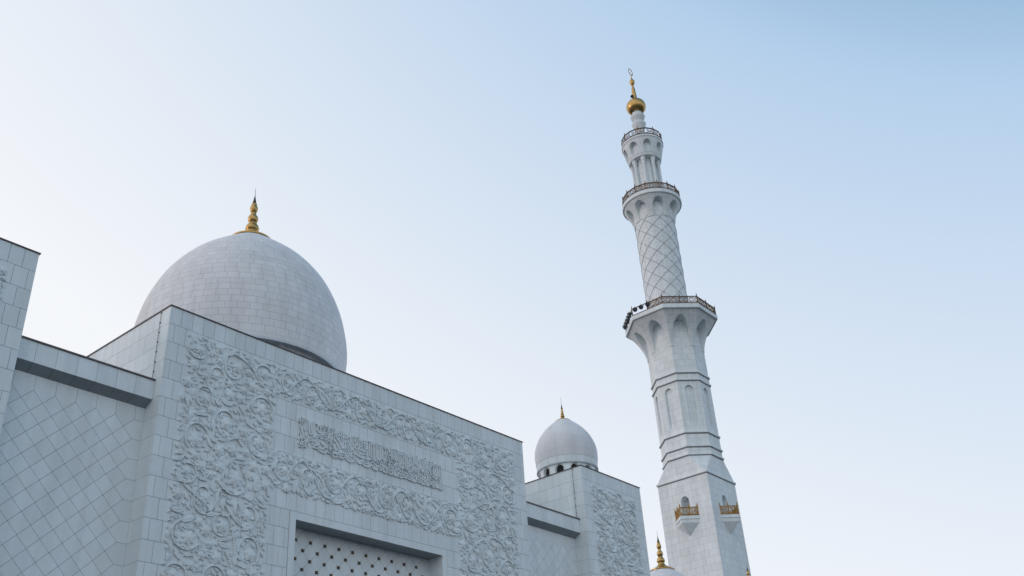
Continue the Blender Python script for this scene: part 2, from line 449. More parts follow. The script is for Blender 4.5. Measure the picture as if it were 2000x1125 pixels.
    stroke([(1.40, .18), (1.52, .24), (1.7, .14), (2.1, .26), (2.3, .25)], .036); stroke([(1.42, .08), (1.66, .08)], .028); stroke([(1.62, .04), (1.8, -.01), (2.06, .12), (2.3, .18)], .032)
    stroke([(2.64, .56), (2.72, .42), (3.1, .32), (3.5, .33), (3.9, .38), (4.25, .50)], .042)
    teeth(1.98, .03, 3); bowl(2.52, .08, .23, .18); bowl(3.02, .12, .17, .16); bowl(3.36, .10, .26, .20); stroke([(3.16, .26), (3.34, .30), (3.46, .18), (3.3, .12)], .028); bowl(3.82, .06, .17, .16)
    waw(2.86, .62); mim(2.5, .22); mim(3.2, .5); kaf(3.24, .62, .3)
    for x, y in ((1.02, .94), (1.24, .92), (.9, .5), (1.66, .3), (1.86, .28), (2.06, .78), (2.7, .9), (3.1, .74), (3.28, .92)): dot(x, y)
    # right half: close-set uprights over a run of bowls
    x = 3.9; k = 0
    while x < 7.45:
        y0 = .40 + .12 * R.random(); y1 = 1.03 + .12 * R.random()
        if k % 4 == 1: lam(x, y0 - .06, y1, .1)
        else: alif(x, y0, y1, R.uniform(-.01, .05), .031)
        x += R.choice((.085, .10, .12, .15, .19)); k += 1
    x = 4.1; k = 0
    while x < 7.2:
        s = R.uniform(.13, .21); bowl(x, .06 + .04 * R.random(), s, s * .85, .034)
        if k % 2: mim(x, .24, .05)
        else: waw(x + .05, .26, .07)
        x += s * R.uniform(1.35, 1.8); k += 1
    x = 3.95
    while x < 7.4:
        q = R.random(); y = R.uniform(.34, .52)
        if q < .3: waw(x, y, .07)
        elif q < .55: mim(x, y, .055)
        elif q < .75: kaf(x, y, .22)
        else: teeth(x - .1, y, 2)
        x += R.uniform(.13, .22)
    stroke([(6.55, .10), (6.9, .05), (7.3, .06), (7.58, .02)], .036); stroke([(7.5, 1.1), (7.56, .6), (7.6, .06)], .04); stroke([(7.36, .62), (7.42, .4), (7.44, .12)], .034)
    stroke([(4.3, .70), (4.7, .60), (5.1, .66)], .034); kaf(4.55, .72, .3); kaf(6.2, .52, .26); bowl(6.75, .72, .2, .16)
    for x in (.06, .44, .84, 1.0): alif(x, .08, .5, .0, .026)
    for x in (.12, .22, .30, .44, .62, .92, 1.06, 1.22, 1.62, 1.74, 1.96, 2.06, 2.66, 2.78, 2.90, 3.12, 3.24): alif(x, R.uniform(.62, .8), R.uniform(1.06, 1.17), .01, .026)
    for x, y, k in ((.3, .14, 0), (.72, .10, 1), (.66, .36, 2), (.95, .62, 2), (1.5, .42, 0), (1.9, .14, 1), (2.2, .1, 2), (2.66, .26, 0), (2.95, .44, 2), (3.55, .3, 1), (3.7, .22, 2), (.15, .26, 2), (1.3, .88, 2), (2.4, .62, 0), (2.3, .9, 2)): (waw if k == 0 else teeth if k == 1 else mim)(x, y)
    for _ in range(170):
        x = R.uniform(.05, W - .1); y = R.choice((R.uniform(.9, 1.14), R.uniform(.05, .9)))
        (dot if R.random() < .5 else lambda a, b: tick(a, b, R.choice((.5, .5, 2.2, -.6))))(x, y)
    return r.mb.build('calligraphy_relief', M['marble'], parent, 24, label='carved band of raised calligraphy in white marble')

# ------------------------------------------------------------------ building pieces
def coping(parent, x0, x1, y0, y1, z):
    b = MB(); o = .035; w = .35
    b.box(x0 - o, x1 + o, y0 - o, y0 + w, z, z + .036); b.box(x0 - o, x1 + o, y1 - w, y1 + o, z, z + .036)
    b.box(x0 - o, x0 + w, y0 + w, y1 - w, z, z + .036); b.box(x1 - w, x1 + o, y0 + w, y1 - w, z, z + .036)
    b.build('coping', M['coping'], parent)
def cable(parent, x, y, z0, z1):
    b = MB(); pts = []
    n = 12
    for i in range(n + 1): pts.append((x - .03, y + .006 * math.sin(i * 2.1), lerp(z0, z1, i / n)))
    b.tube(pts, .007, 6); c = b.build('lightning_cable', M['bronze'], parent)
    z = z1 - .08
    while z > z0:
        q = MB(); q.box(x - .042, x - .001, y - .018, y + .018, z - .012, z + .012); q.build('clip', M['bronze'], c); z -= .37

def side_faces(b, x, y0, y1, z0, z1, left=True):
    """ashlar side wall as real panels"""
    nrm = (-1, 0, 0) if left else (1, 0, 0)
    courses(b, y0, y1, z0, z1, (lambda y, z: (x, y, z)), nrm, bw=.86, flip=left, g=.005, first=.55)

# --- entrance portal
portal = thing('entrance_portal', 'tall white marble entrance block carved with floral borders and a calligraphy band', 'building', ((XP0 + XP1) / 2, 36.4, 0))
def under(parent, mb, name, mat, **kw):
    loc = parent.location
    mb.v = [(p[0] - loc[0], p[1] - loc[1], p[2] - loc[2]) for p in mb.v]
    return mb.build(name, mat, parent, **kw)
_build = MB.build
def build_at(self, name, mat, parent=None, sharp=35, **props):
    """parts are modelled in world metres; move them into the frame of their thing"""
    if parent is not None and not getattr(self, 'local', False):
        l = parent.location; p = parent.parent
        off = Vector(l) if p is None else Vector(p.location)
        self.v = [(q[0] - off[0], q[1] - off[1], q[2] - off[2]) for q in self.v]
    return _build(self, name, mat, parent, sharp, **props)
MB.build = build_at

FX0, FX1, FZ = 21.07, 28.99, Z18 - 8 * CH     # outer line of the niche frame
NX0, NX1, NZ = 21.35, 28.72, 12.60      # niche opening
d = .012
core = MB()
for x0, x1, z0, z1 in ((XP0 + d, FX0, ZB, ZT), (FX1, XP1 - d, ZB, ZT), (FX0, FX1, FZ, ZT)):
    core.poly([(x0, YF + d, z0), (x1, YF + d, z0), (x1, YF + d, z1), (x0, YF + d, z1)])
core.poly([(XP0 + d, 45.75, ZB), (XP0 + d, YF + d, ZB), (XP0 + d, YF + d, ZT), (XP0 + d, 45.75, ZT)])
core.poly([(XP1 - d, YF + d, ZB), (XP1 - d, 45.75, ZB), (XP1 - d, 45.75, ZT), (XP1 - d, YF + d, ZT)])
core.build('mortar_bed', M['joint'], portal)
fw = MB()
courses(fw, XP0, XP1, FZ, ZT, mapF, (0, -1, 0))
courses(fw, XP0, FX0, ZB, FZ, mapF, (0, -1, 0)); courses(fw, FX1, XP1, ZB, FZ, mapF, (0, -1, 0), first=.40)
fw.build('front_wall', M['tile'], portal)
sw = MB(); side_faces(sw, XP0, YF + .001, 45.75, ZB, ZT, True); side_faces(sw, XP1, YF + .001, 45.75, ZB, ZT, False); sw.build('side_wall', M['tile'], portal)
bk = MB(); bk.box(XP0, XP1, 45.752, 45.80, 0, ZT, bw=(.9, CH)); bk.build('rear_wall', M['wall'], portal)
rf = MB(); rf.box(XP0 + .3, XP1 - .3, YF + 1.2, 45.7, ZT - .5, ZT - .05); rf.build('roof', M['marble'], portal)
pl = MB(); pl.box(XP0 - .03, FX0 - .005, YF - .03, 45.78, 0, ZB - .004, bw=(.9, CH)); pl.box(FX1 + .005, XP1 + .03, YF - .03, 45.78, 0, ZB - .004, bw=(.9, CH)); pl.build('plinth', M['wall'], portal)
coping(portal, XP0, XP1, YF, 45.75, ZT); cable(portal, XP0, 27.54, 16.25, ZT)
# niche: frame, reveals, soffit, lattice wall with studs
nf = MB(); YN = YF - .012
def quadF(b, pts, y): b.poly([(x, y, z) for x, z in pts])
for pts in ([(FX0 + .012, 0), (NX0, 0), (NX0, NZ), (FX0 + .012, FZ - .012)], [(FX0 + .012, FZ - .012), (NX0, NZ), (NX1, NZ), (FX1 - .012, FZ - .012)], [(NX1, 0), (FX1 - .012, 0), (FX1 - .012, FZ - .012), (NX1, NZ)]):
    quadF(nf, pts, YN)
YB = 27.765
a, b_, c_ = FX0 + .012, FX1 - .012, FZ - .012
nf.poly([(a, YF + .05, 0), (a, YN, 0), (a, YN, c_), (a, YF + .05, c_)]); nf.poly([(b_, YN, 0), (b_, YF + .05, 0), (b_, YF + .05, c_), (b_, YN, c_)]); nf.poly([(a, YN, c_), (b_, YN, c_), (b_, YF + .05, c_), (a, YF + .05, c_)])
nf.poly([(NX0, YN, 0), (NX0, YB, 0), (NX0, YB, NZ), (NX0, YN, NZ)]); nf.poly([(NX1, YB, 0), (NX1, YN, 0), (NX1, YN, NZ), (NX1, YB, NZ)])
nfo = nf.build('niche_frame', M['marble'], portal)
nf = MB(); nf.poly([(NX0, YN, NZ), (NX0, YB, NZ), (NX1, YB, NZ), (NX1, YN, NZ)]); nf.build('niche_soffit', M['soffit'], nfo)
sb = MB(); sb.poly([(FX0, YF + .052, 0), (FX0 + .02, YF + .052, 0), (FX0 + .02, YF + .052, FZ), (FX0, YF + .052, FZ)]); sb.build('frame_joint', M['joint'], portal); sb = MB(); sb.poly([(FX1 - .02, YF + .052, 0), (FX1, YF + .052, 0), (FX1, YF + .052, FZ), (FX1 - .02, YF + .052, FZ)])
sb.build('frame_joint', M['joint'], portal)

def lattice(x0, x1, z0, z1, nx0, nx1, nz1, p, y, g=.005):
    """diagonal square panels inside, upright and level joints at the border nodes"""
    b = MB(); mp = lambda x, z: (x, y, z); nr = (0, -1, 0); h = p / 2
    nxn = round((nx1 - nx0) / p); nzn = math.ceil((nz1 - z0) / p)
    for i in range(-1, 2 * nxn + 2):
        for j in range(0, 2 * nzn + 2):
            if (i + j) % 2 == 0: continue
            cx, cz = nx0 + i * h, nz1 - j * h
            pts = [(cx, cz - h), (cx + h, cz), (cx, cz + h), (cx - h, cz)]
            if j == 0:
                if not (0 < i < 2 * nxn): continue
                pts = [(cx, cz - h), (cx + h, cz), (cx + h, z1), (cx - h, z1), (cx - h, cz)]
            elif i == 0: pts = [(x0, cz - h), (cx, cz - h), (cx + h, cz), (cx, cz + h), (x0, cz + h)]
            elif i == 2 * nxn: pts = [(cx, cz - h), (x1, cz - h), (x1, cz + h), (cx, cz + h), (cx - h, cz)]
            elif i < 0 or i > 2 * nxn: continue
            if min(q[1] for q in pts) < z0: continue
            tile(b, pts, mp, nr, g=g)
    if z1 - nz1 > .02:
        tile(b, [(x0, nz1), (nx0, nz1), (nx0, z1), (x0, z1)], mp, nr, g=g); tile(b, [(nx1, nz1), (x1, nz1), (x1, z1), (nx1, z1)], mp, nr, g=g)
    return b
p = .668
nb = MB(); nb.box(NX0 - .2, NX1 + .2, YB + .012, YB + .3, 0, NZ + .3); nb.build('niche_backing', M['joint'], portal)
nl = lattice(NX0 - .5, NX1 + .6, 2.7, NZ + .26, 21.32, 21.32 + 11 * p, 12.185 + p, p, YB, .0045)
# keep only the panels inside the opening
nl.build('niche_lattice', M['tile2'], portal)
sm = MB(); s = .055
P0 = [(-s, 0, -s), (s, 0, -s), (s, 0, s), (-s, 0, s)]; P1 = [(-s * .8, -.05, -s * .8), (s * .8, -.05, -s * .8), (s * .8, -.05, s * .8), (-s * .8, -.05, s * .8)]
sm.strip([P0, P1], closed=True, smooth=False); sm.poly(P1); sm.local = True
cp = MB(); c2 = s * .4
cp.strip([[(-c2, -.05, -c2), (c2, -.05, -c2), (c2, -.05, c2), (-c2, -.05, c2)], [(-c2 * .4, -.075, -c2 * .4), (c2 * .4, -.075, -c2 * .4), (c2 * .4, -.075, c2 * .4), (-c2 * .4, -.075, c2 * .4)]], closed=True, smooth=False)
cp.poly([(-c2 * .4, -.075, -c2 * .4), (c2 * .4, -.075, -c2 * .4), (c2 * .4, -.075, c2 * .4), (-c2 * .4, -.075, c2 * .4)]); cp.local = True
stud0 = None; ns = 0
for m in range(0, 9):
    for n in range(0, 12):
        x = 21.32 + p * n + (p / 2 if m % 2 else 0); z = 12.185 - p / 2 * m
        if not (NX0 + .03 < x < NX1 - .08) or ns >= 96: continue
        ns += 1
        if stud0 is None:
            stud0 = sm.build('stud', M['bronze'], portal); cap0 = cp.build('stud_cap', M['studcap'], stud0); o = stud0
        else:
            o = copy_tree(stud0)
        o.location = (x - portal.location[0], YB - .001 - portal.location[1], z)

# relief panels of the portal
LC = [(16.86, 17.62, .42), (18.35, 17.44, .52), (19.62, 17.60, .42), (17.2, 15.9, .42), (18.16, 15.3, .46), (19.54, 16.19, .50), (17.06, 14.37, .58), (18.7, 13.44, .60), (19.5, 11.02, .55), (17.18, 11.22, .58), (17.6, 16.85, .36), (17.59, 12.54, .46), (19.54, 14.9, .46), (18.4, 11.76, .42), (16.8, 10.0, .42), (18.2, 9.9, .55), (19.3, 12.3, .42), (16.85, 13.3, .40)]
floral_column('floral_relief', portal, 16.34, 20.16, 8.0, 18.16, 11, LC)
floral_column('floral_relief', portal, 29.72, 33.60, 8.0, 18.16, 23, [(30.4, 17.5, .5), (31.6, 17.4, .5), (32.9, 17.5, .5), (30.5, 14.4, .55), (32.6, 14.9, .55), (31.6, 13.1, .6), (33.0, 16.1, .45)])
floral_band('floral_relief', portal, 20.10, 29.80, 16.98, 18.14, 31, [(20.75, 17.5), (21.9, 17.36), (23.12, 17.62), (24.36, 17.49), (25.62, 17.43), (26.9, 17.51), (28.1, 17.65), (29.3, 17.6)])
floral_band('floral_relief', portal, 20.10, 29.80, 13.46, 14.90, 37, [(20.72, 14.2), (21.9, 14.18), (23.1, 14.3), (24.39, 14.3), (25.65, 14.35), (26.85, 14.35), (28.1, 14.26), (29.3, 14.31)], 300)
calligraphy(portal)

# --- the two square side blocks
def pavilion(x0, x1, label, relief, seed, given=()):
    y1 = YF + (x1 - x0)
    t = thing('side_pavilion', label, 'building', ((x0 + x1) / 2, (YF + y1) / 2, 0), 'square side blocks of the facade')
    c = MB()
    c.box(x0 + d, x1 - d, YF + d, y1 - d, ZB, ZT, skip='ud'); c.build('mortar_bed', M['joint'], t)
    f = MB(); courses(f, x0, x1, ZB, ZT, mapF, (0, -1, 0)); f.build('front_wall', M['tile'], t)
    f = MB(); side_faces(f, x0, YF + .001, y1, ZB, ZT, True); side_faces(f, x1, YF + .001, y1, ZB, ZT, False)
    courses(f, x0, x1, ZB, ZT, (lambda x, z: (x, y1, z)), (0, 1, 0), bw=.86, flip=True, g=.005); f.build('side_wall', M['tile'], t)
    r_ = MB(); r_.box(x0 + .3, x1 - .3, YF + .3, y1 - .3, ZT - .3, ZT - .03); r_.build('roof', M['marble'], t)
    q = MB(); q.box(x0 - .03, x1 + .03, YF - .03, y1 + .03, 0, ZB - .004, bw=(.9, CH)); q.build('plinth', M['wall'], t)
    coping(t, x0, x1, YF, y1, ZT); cable(t, x0, 27.54, 16.25, ZT)
    floral_column('floral_relief', t, relief[0], relief[1], relief[2], 18.08, seed, given, 400, (.30, .50))
    return t
pavilion(XL0, XL1, 'pale marble side block cut off by the left picture edge, beyond the diagonal-tiled wall', (6.45, 10.17, 12.0), 41)
pavilion(XR0, XR1, 'narrow marble side block with one carved floral panel below the small dome', (39.66, 43.55, 9.5), 43)

# --- lower walls between the blocks
def link_wall(x0, x1, label):
    t = thing('connecting_wall', label, 'wall', ((x0 + x1) / 2, YR + .5, 0), 'low walls between portal and side blocks')
    ztop = 16.20; zf = 15.53; zs = 15.34
    b = MB(); b.box(x0 + .002, x1 - .002, YR + .012, YR + .8, 0, 15.36); b.build('mortar_bed', M['joint'], t)
    lattice(x0, x1, 2.6, zs, x0 + .325, x1 - .325, 14.87, (x1 - x0 - .65) / 6, YR).build('lattice_panels', M['tile2'], t)
    q = MB(); q.box(x0 + .003, x1 - .003, YR - .05, YR + .8, 0, 3.0, bw=(.9, CH)); q.build('plinth', M['wall'], t)
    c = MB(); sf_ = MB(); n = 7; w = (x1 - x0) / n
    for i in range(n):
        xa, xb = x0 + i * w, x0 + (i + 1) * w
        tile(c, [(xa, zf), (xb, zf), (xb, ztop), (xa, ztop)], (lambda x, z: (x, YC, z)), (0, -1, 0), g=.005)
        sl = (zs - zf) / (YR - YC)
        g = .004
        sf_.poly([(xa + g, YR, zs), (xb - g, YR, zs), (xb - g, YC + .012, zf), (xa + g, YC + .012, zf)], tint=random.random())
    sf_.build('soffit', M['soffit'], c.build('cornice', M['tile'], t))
    m = MB(); m.box(x0 + .001, x1 - .001, YC + .012, YR + .8, zf + .004, ztop); m.build('cornice_core', M['joint'], t)
    k = MB(); k.box(x0 + .001, x1 - .001, YC - .04, YC + .3, ztop, ztop + .05); k.build('coping', M['coping'], t)
    r_ = MB(); r_.box(x0 + .002, x1 - .002, YC + .3, YR + .8, ztop - .02, ztop + .02); r_.build('roof_slab', M['marble'], t)
link_wall(XL1, XP0, 'low wall of diagonal marble tiles left of the carved portal, under a cornice')
link_wall(XP1, XR0, 'low wall of faint diagonal tiles behind the portal, beside the narrow side block')

# ------------------------------------------------------------------ domes
def resample(tab, zs): return [(interp([(z, r) for r, z in tab], z), z) for z in zs]
def smooth_prof(tab, n):
    """Catmull-Rom through (r,z) points"""
    P = [tab[0]] + tab + [tab[-1]]; out = []
    for i in range(1, len(P) - 2):
        a, b, c, e = P[i - 1], P[i], P[i + 1], P[i + 2]
        for k in range(n):
            t = k / n
            out.append(tuple(.5 * (2 * b[j] + (c[j] - a[j]) * t + (2 * a[j] - 5 * b[j] + 4 * c[j] - e[j]) * t * t + (3 * b[j] - a[j] - 3 * c[j] + e[j]) * t ** 3) for j in (0, 1)))
    out.append(tab[-1]); return out
def brick_lathe(prof, ch, bl, seg=120, off=None, vstart=0):
    """lathe cut into courses of height ch along the curve, bricks about bl long"""
    pr = smooth_prof(prof, 12); arc = [0.]
    for (r0, z0), (r1, z1) in zip(pr, pr[1:]): arc.append(arc[-1] + math.hypot(r1 - r0, z1 - z0))
    n = max(1, round(arc[-1] / ch)); pts = []; rows = []
    tr = [(s, q[0]) for s, q in zip(arc, pr)]; tz = [(s, q[1]) for s, q in zip(arc, pr)]
    for k in range(n * 2 + 1):
        s = arc[-1] * k / (2 * n); pts.append((interp(tr, s), interp(tz, s)))
    R = random.Random(3)
    for k in range(n):
        rm = pts[2 * k + 1][0]; nb_ = max(6, round(2 * PI * rm / bl)); o = R.random() * .3
        rows += [(nb_, vstart + k, vstart + k + .5, o), (nb_, vstart + k + .5, vstart + k + 1 - 1e-5, o)]
    b = MB(); b.lathe(pts, seg, uvrows=rows); return b
def L_(b): b.local = True; return b

def big_dome(loc, label, group, longdrum=False):
    t = thing('marble_dome', label, 'dome', loc, group)
    z0 = loc[2] * 0
    Z = lambda z: z - 18.4
    sh = brick_lathe([(r, Z(z)) for r, z in ((4.92, 22.45), (4.98, 22.95), (5.02, 23.5), (4.99, 24.1), (4.88, 24.8), (4.69, 25.6), (4.40, 26.4), (4.0, 27.2), (3.51, 27.9), (2.97, 28.5), (2.36, 29.03), (1.70, 29.55), (.98, 30.10))], .335, .54, 128)
    shell = L_(sh).build('shell', M['dome'], t)
    b = L_(MB()); b.lathe(smooth_prof([(4.74, Z(22.36)), (4.745, Z(22.24)), (4.80, Z(22.22)), (4.87, Z(22.28)), (4.92, Z(22.455))], 4), 128); b.build('base_roll', M['dome_plain'], t)
    b = L_(MB()); b.lathe([(4.46, Z(22.0)), (4.46, Z(22.46)), (4.75, Z(22.40))], 96, smooth=False); b.build('base_groove', M['groove'], t)  # darker grey paints the shade below the dome's lip
    b = L_(MB()); b.lathe([(4.45, Z(18.4) if not longdrum else Z(18.4) - 22), (4.45, Z(22.25))], 96, uvrows=[(50, 0, 11 if not longdrum else 77, 0)]); b.build('drum', M['wall'], t)
    f = L_(MB())
    fp = [(1.06, 30.08), (1.07, 30.16), (1.0, 30.2), (.75, 30.33), (.5, 30.46), (.34, 30.6), (.27, 30.74), (.27, 30.8), (.33, 30.86), (.35, 30.98), (.31, 31.12), (.22, 31.22), (.20, 31.26), (.22, 31.3), (.18, 31.34), (.22, 31.40), (.26, 31.5), (.265, 31.62), (.22, 31.74), (.15, 31.8), (.13, 31.86), (.15, 31.92), (.12, 31.96), (.17, 32.04), (.20, 32.14), (.205, 32.26), (.16, 32.38), (.13, 32.44), (.15, 32.5)]
    f.lathe([(r, Z(z)) for r, z in fp], 40); fin = f.build('finial', M['gold'], t, 60)
    g = L_(MB()); g.lathe([(r, Z(z)) for r, z in ((.15, 32.5), (.12, 32.52), (.07, 32.75), (.035, 32.95), (.012, 33.1), (.008, 33.55))], 12, closed_top=True); g.build('spike', M['bronze'], fin)
    return t
D1 = big_dome((24.975, 36.375, 18.4), 'great white marble dome with gold finial rising behind the carved portal', 'gold-tipped domes')

def small_dome(loc, label, group):
    t = thing('marble_dome', label, 'dome', loc, group); Z = lambda z: z - 18.6
    sh = brick_lathe([(r, Z(z)) for r, z in ((1.665, 20.29), (1.70, 20.6), (1.705, 20.85), (1.67, 21.15), (1.56, 21.5), (1.38, 21.85), (1.12, 22.2), (.82, 22.5), (.40, 22.84))], .36, .62, 80)
    L_(sh).build('shell', M['smooth_dome'], t)
    b = L_(MB()); rows = [(20, 0.02, .5, 0), (20, .5, .98, 0)]
    b.lathe([(1.615, Z(19.925)), (1.645, Z(20.10)), (1.66, Z(20.282))], 80, uvrows=rows); b.build('base_band', M['mina'], t)
    b = L_(MB()); b.lathe([(1.52, Z(19.86)), (1.66, Z(19.86)), (1.67, Z(19.89)), (1.66, Z(19.92)), (1.60, Z(19.928))], 80, smooth=False); b.build('ledge', M['moulding'], t)
    # drum with twelve arched windows
    dr = L_(MB()); R0 = 1.57; n = 12; zb, zs, za, zt = 18.6, 19.5, 19.72, 19.805
    half = rad(7.6); zrows = [18.6, 19.1] + [19.1 + k * .04 for k in range(1, 18)] + [19.813, 19.865]
    def hw(z):
        if z < 19.1 or z > 19.815: return 0.
        if z <= 19.61: return half
        return half * math.sqrt(max(0, 1 - ((z - 19.61) / .205) ** 2))
    for k in range(n):
        a0 = rad(21 + 30 * k)
        for z0, z1 in zip(zrows, zrows[1:]):
            for sd in (-1, 1):
                u0, u1 = hw(z0 + 1e-4), hw(z1 - 1e-4); m = 3
                for q in range(m):
                    A = [lerp(u0, rad(15), q / m), lerp(u0, rad(15), (q + 1) / m), lerp(u1, rad(15), (q + 1) / m), lerp(u1, rad(15), q / m)]
                    pts = [(R0 * math.cos(a0 + sd * a), R0 * math.sin(a0 + sd * a), Z(zz)) for a, zz in zip(A, (z0, z0, z1, z1))]
                    dr.poly(pts if sd > 0 else pts[::-1], smooth=True)
                if u0 + u1 > 0:
                    pts = [(rr * math.cos(a0 + sd * a), rr * math.sin(a0 + sd * a), Z(zz)) for rr, a, zz in ((R0, u0, z0), (R0, u1, z1), (R0 - .14, u1, z1), (R0 - .14, u0, z0))]
                    dr.poly(pts if sd > 0 else pts[::-1])
    dr.build('drum', M['marble'], t)
    for k in range(n):
        a0 = rad(21 + 30 * k); w = L_(MB()); rim = []; pts = []
        for i in range(13):
            q = PI * i / 12; pts.append((half * math.cos(q), 19.61 + .205 * math.sin(q)))
        pts = [(half, 19.1)] + pts + [(-half, 19.1)]
        cen = a0
        f0 = [(1.582 * math.cos(a0 + a), 1.582 * math.sin(a0 + a), Z(z)) for a, z in pts]; f1 = [(1.582 * math.cos(a0 + a * 1.22), 1.582 * math.sin(a0 + a * 1.22), Z(19.61 + (z - 19.61) * (1.15 if z > 19.61 else 1))) for a, z in pts]
        w.strip([f1, f0], smooth=False); fr = w.build('window_surround', M['cream'], t)
        g = L_(MB()); g.poly([((R0 - .13) * math.cos(a0 + a), (R0 - .13) * math.sin(a0 + a), Z(z)) for a, z in pts]); g.build('window_glass', M['dark'], fr)
    f = L_(MB()); fp = [(.43, 22.80), (.435, 22.84), (.40, 22.865), (.27, 22.93), (.15, 22.98), (.10, 23.03), (.085, 23.06), (.115, 23.10), (.12, 23.15), (.085, 23.2), (.07, 23.22), (.09, 23.26), (.092, 23.3), (.06, 23.34), (.055, 23.36), (.075, 23.40), (.072, 23.44), (.045, 23.48), (.042, 23.52), (.06, 23.56)]
    f.lathe([(r, Z(z)) for r, z in fp], 28); fin = f.build('finial', M['gold'], t, 60)
    g = L_(MB()); g.lathe([(r, Z(z)) for r, z in ((.06, 23.56), (.055, 23.58), (.035, 23.7), (.014, 23.82), (.007, 23.95), (.005, 24.3))], 10, closed_top=True); g.build('spike', M['bronze'], fin)
    return t
small_dome((41.55, 29.70, 18.6), 'small white dome ringed with arched windows on the narrow side block', 'gold-tipped domes')
# two more domes far off whose tops just reach into the picture
D3 = big_dome((73.0, 43.38, 10.8), 'far dome top with gold finial low between side block and minaret', 'gold-tipped domes', True)
D4 = copy_tree(D3); D4.location = (89.6, 43.75, 14.65); D4.scale = (.75, .75, .75); D4['label'] = 'gold finial tip of a distant dome before the minaret foot at right'

# ------------------------------------------------------------------ minaret
AX, AY = 103.30, 55.10
mi = thing('minaret', 'tall white marble minaret with three gilded balconies and gold crescent top', 'minaret', (AX, AY, 0))
def LM(): return L_(MB())
T8 = math.tan(PI / 8)
def octring(a, z): return [(a / math.cos(PI / 8) * math.cos(PI / 8 + k * PI / 4), a / math.cos(PI / 8) * math.sin(PI / 8 + k * PI / 4), z) for k in range(8)]
def facemap(ang):
    c, s = math.cos(ang), math.sin(ang)
    return lambda u, n, z: (n * c - u * s, n * s + u * c, z)
def radmap(ang): return lambda u, n, z: (n * math.cos(ang + u), n * math.sin(ang + u), z)
BW, BH = 1.05, .80
def arched(b, mp, nf_, uo, arch, nback, z0, z1, zb, bu, steps=24, radial=False, sill=True, back=True):
    """one face with an arched recess: arch = function z -> half width (0 above the apex)"""
    zs = [z0, z1, zb] + [lerp(zb, z1, k / steps) for k in range(steps + 1)]
    if hasattr(arch, 'span'): zs = [z for z in zs if not arch.span[0] - .02 < z < arch.span[1] + .02] + [lerp(*arch.span, math.sin(k / 16 * PI / 2)) for k in range(17)]
    zs = sorted(set(zs))
    m = 4 if radial else 1
    for za, zc in zip(zs, zs[1:]):
        e = 1e-4; ua = arch(za + e) if za + e > zb else 0; uc = arch(zc - e) if zc - e > zb else 0
        for sd in (-1, 1):
            for q in range(m):
                t0, t1 = q / m, (q + 1) / m
                A = [(lerp(ua, uo(za), t0), za), (lerp(ua, uo(za), t1), za), (lerp(uc, uo(zc), t1), zc), (lerp(uc, uo(zc), t0), zc)]
                pts = [mp(sd * u, nf_(z), z) for u, z in A]; uv = [(sd * u * bu + 40, z / BH) for u, z in A]
                if sd < 0: pts.reverse(); uv.reverse()
                b.poly(pts, uv, smooth=True)
            if ua + uc > 1e-6:
                A = [(ua, nf_(za), za), (uc, nf_(zc), zc), (uc, nback, zc), (ua, nback, za)]
                pts = [mp(sd * u, n, z) for u, n, z in A]
                if sd < 0: pts.reverse()
                b.poly(pts, smooth=False)
        if ua + uc > 1e-6 and back:
            for q in range(m * 2):
                f0, f1 = -1 + q / m, -1 + (q + 1) / m
                A = [(f0 * ua, za), (f1 * ua, za), (f1 * uc, zc), (f0 * uc, zc)]
                b.poly([mp(u, nback, z) for u, z in A], [(u * bu + 40, z / BH) for u, z in A], smooth=radial)
    if sill:
        w = arch(zb + 1e-4)
        b.poly([mp(-w, nf_(zb), zb), mp(w, nf_(zb), zb), mp(w, nback, zb), mp(-w, nback, zb)])
def archfun(w, zs, za, power=1.7):
    def f(z):
        if z <= zs: return w
        if z >= za: return 0.
        return w * max(0., 1 - ((z - zs) / (za - zs)) ** power) ** (1 / power)
    f.span = (zs, za); return f
HS = 3.36
# square base with an arched opening on the two faces towards the picture
sq = LM(); Zl = 40.08
for k in range(4):
    ang = -PI / 2 + k * PI / 2
    if k in (0, 3):
        arched(sq, facemap(ang), lambda z: HS, lambda z: HS, archfun(.56, 37.25, 37.95, 2.), HS - 1.1, 0, Zl, 35.0, 1 / BW, 30)
    else:
        mp = facemap(ang); sq.poly([mp(-HS, HS, 0), mp(HS, HS, 0), mp(HS, HS, Zl), mp(-HS, HS, Zl)], [(-HS / BW, 0), (HS / BW, 0), (HS / BW, Zl / BH), (-HS / BW, Zl / BH)])
sq.build('square_base', M['mina'], mi)
tr = LM(); z0, z1 = 40.2, 42.6; t8 = HS * T8
for k in range(4):
    mp = facemap(k * PI / 2); P_ = [(-HS, z0), (HS, z0), (t8, z1), (-t8, z1)]
    tr.poly([mp(u, HS, z) for u, z in P_], [(u / BW, z / BH) for u, z in P_])
    m2 = facemap(k * PI / 2 + PI / 4); r2 = HS * math.sqrt(2)
    tr.poly([mp(HS, HS, z0), facemap(k * PI / 2 + PI / 2)(-t8, HS, z1), mp(t8, HS, z1)], [(0, z0 / BH), (t8 / BW, z1 / BH), (-t8 / BW, z1 / BH)])
tr.build('chamfered_collar', M['mina'], mi)
lg = LM()
def sqring(a, z): return [(a, -a, z), (a, a, z), (-a, a, z), (-a, -a, z)]
lg.strip([sqring(HS - .02, 40.04), sqring(3.48, 40.04), sqring(3.48, 40.24), sqring(HS - .01, 40.30)], closed=True, smooth=False); lgo = lg.build('ledge', M['marble'], mi)
lg = LM(); lg.strip([sqring(HS + .004, 39.91), sqring(HS + .03, 39.93), sqring(3.46, 40.03), sqring(HS - .02, 40.035)], closed=True, smooth=False); lg.build('underside_shade', M['undershade'], lgo)  # added dark strip, paints the shade under the ledge
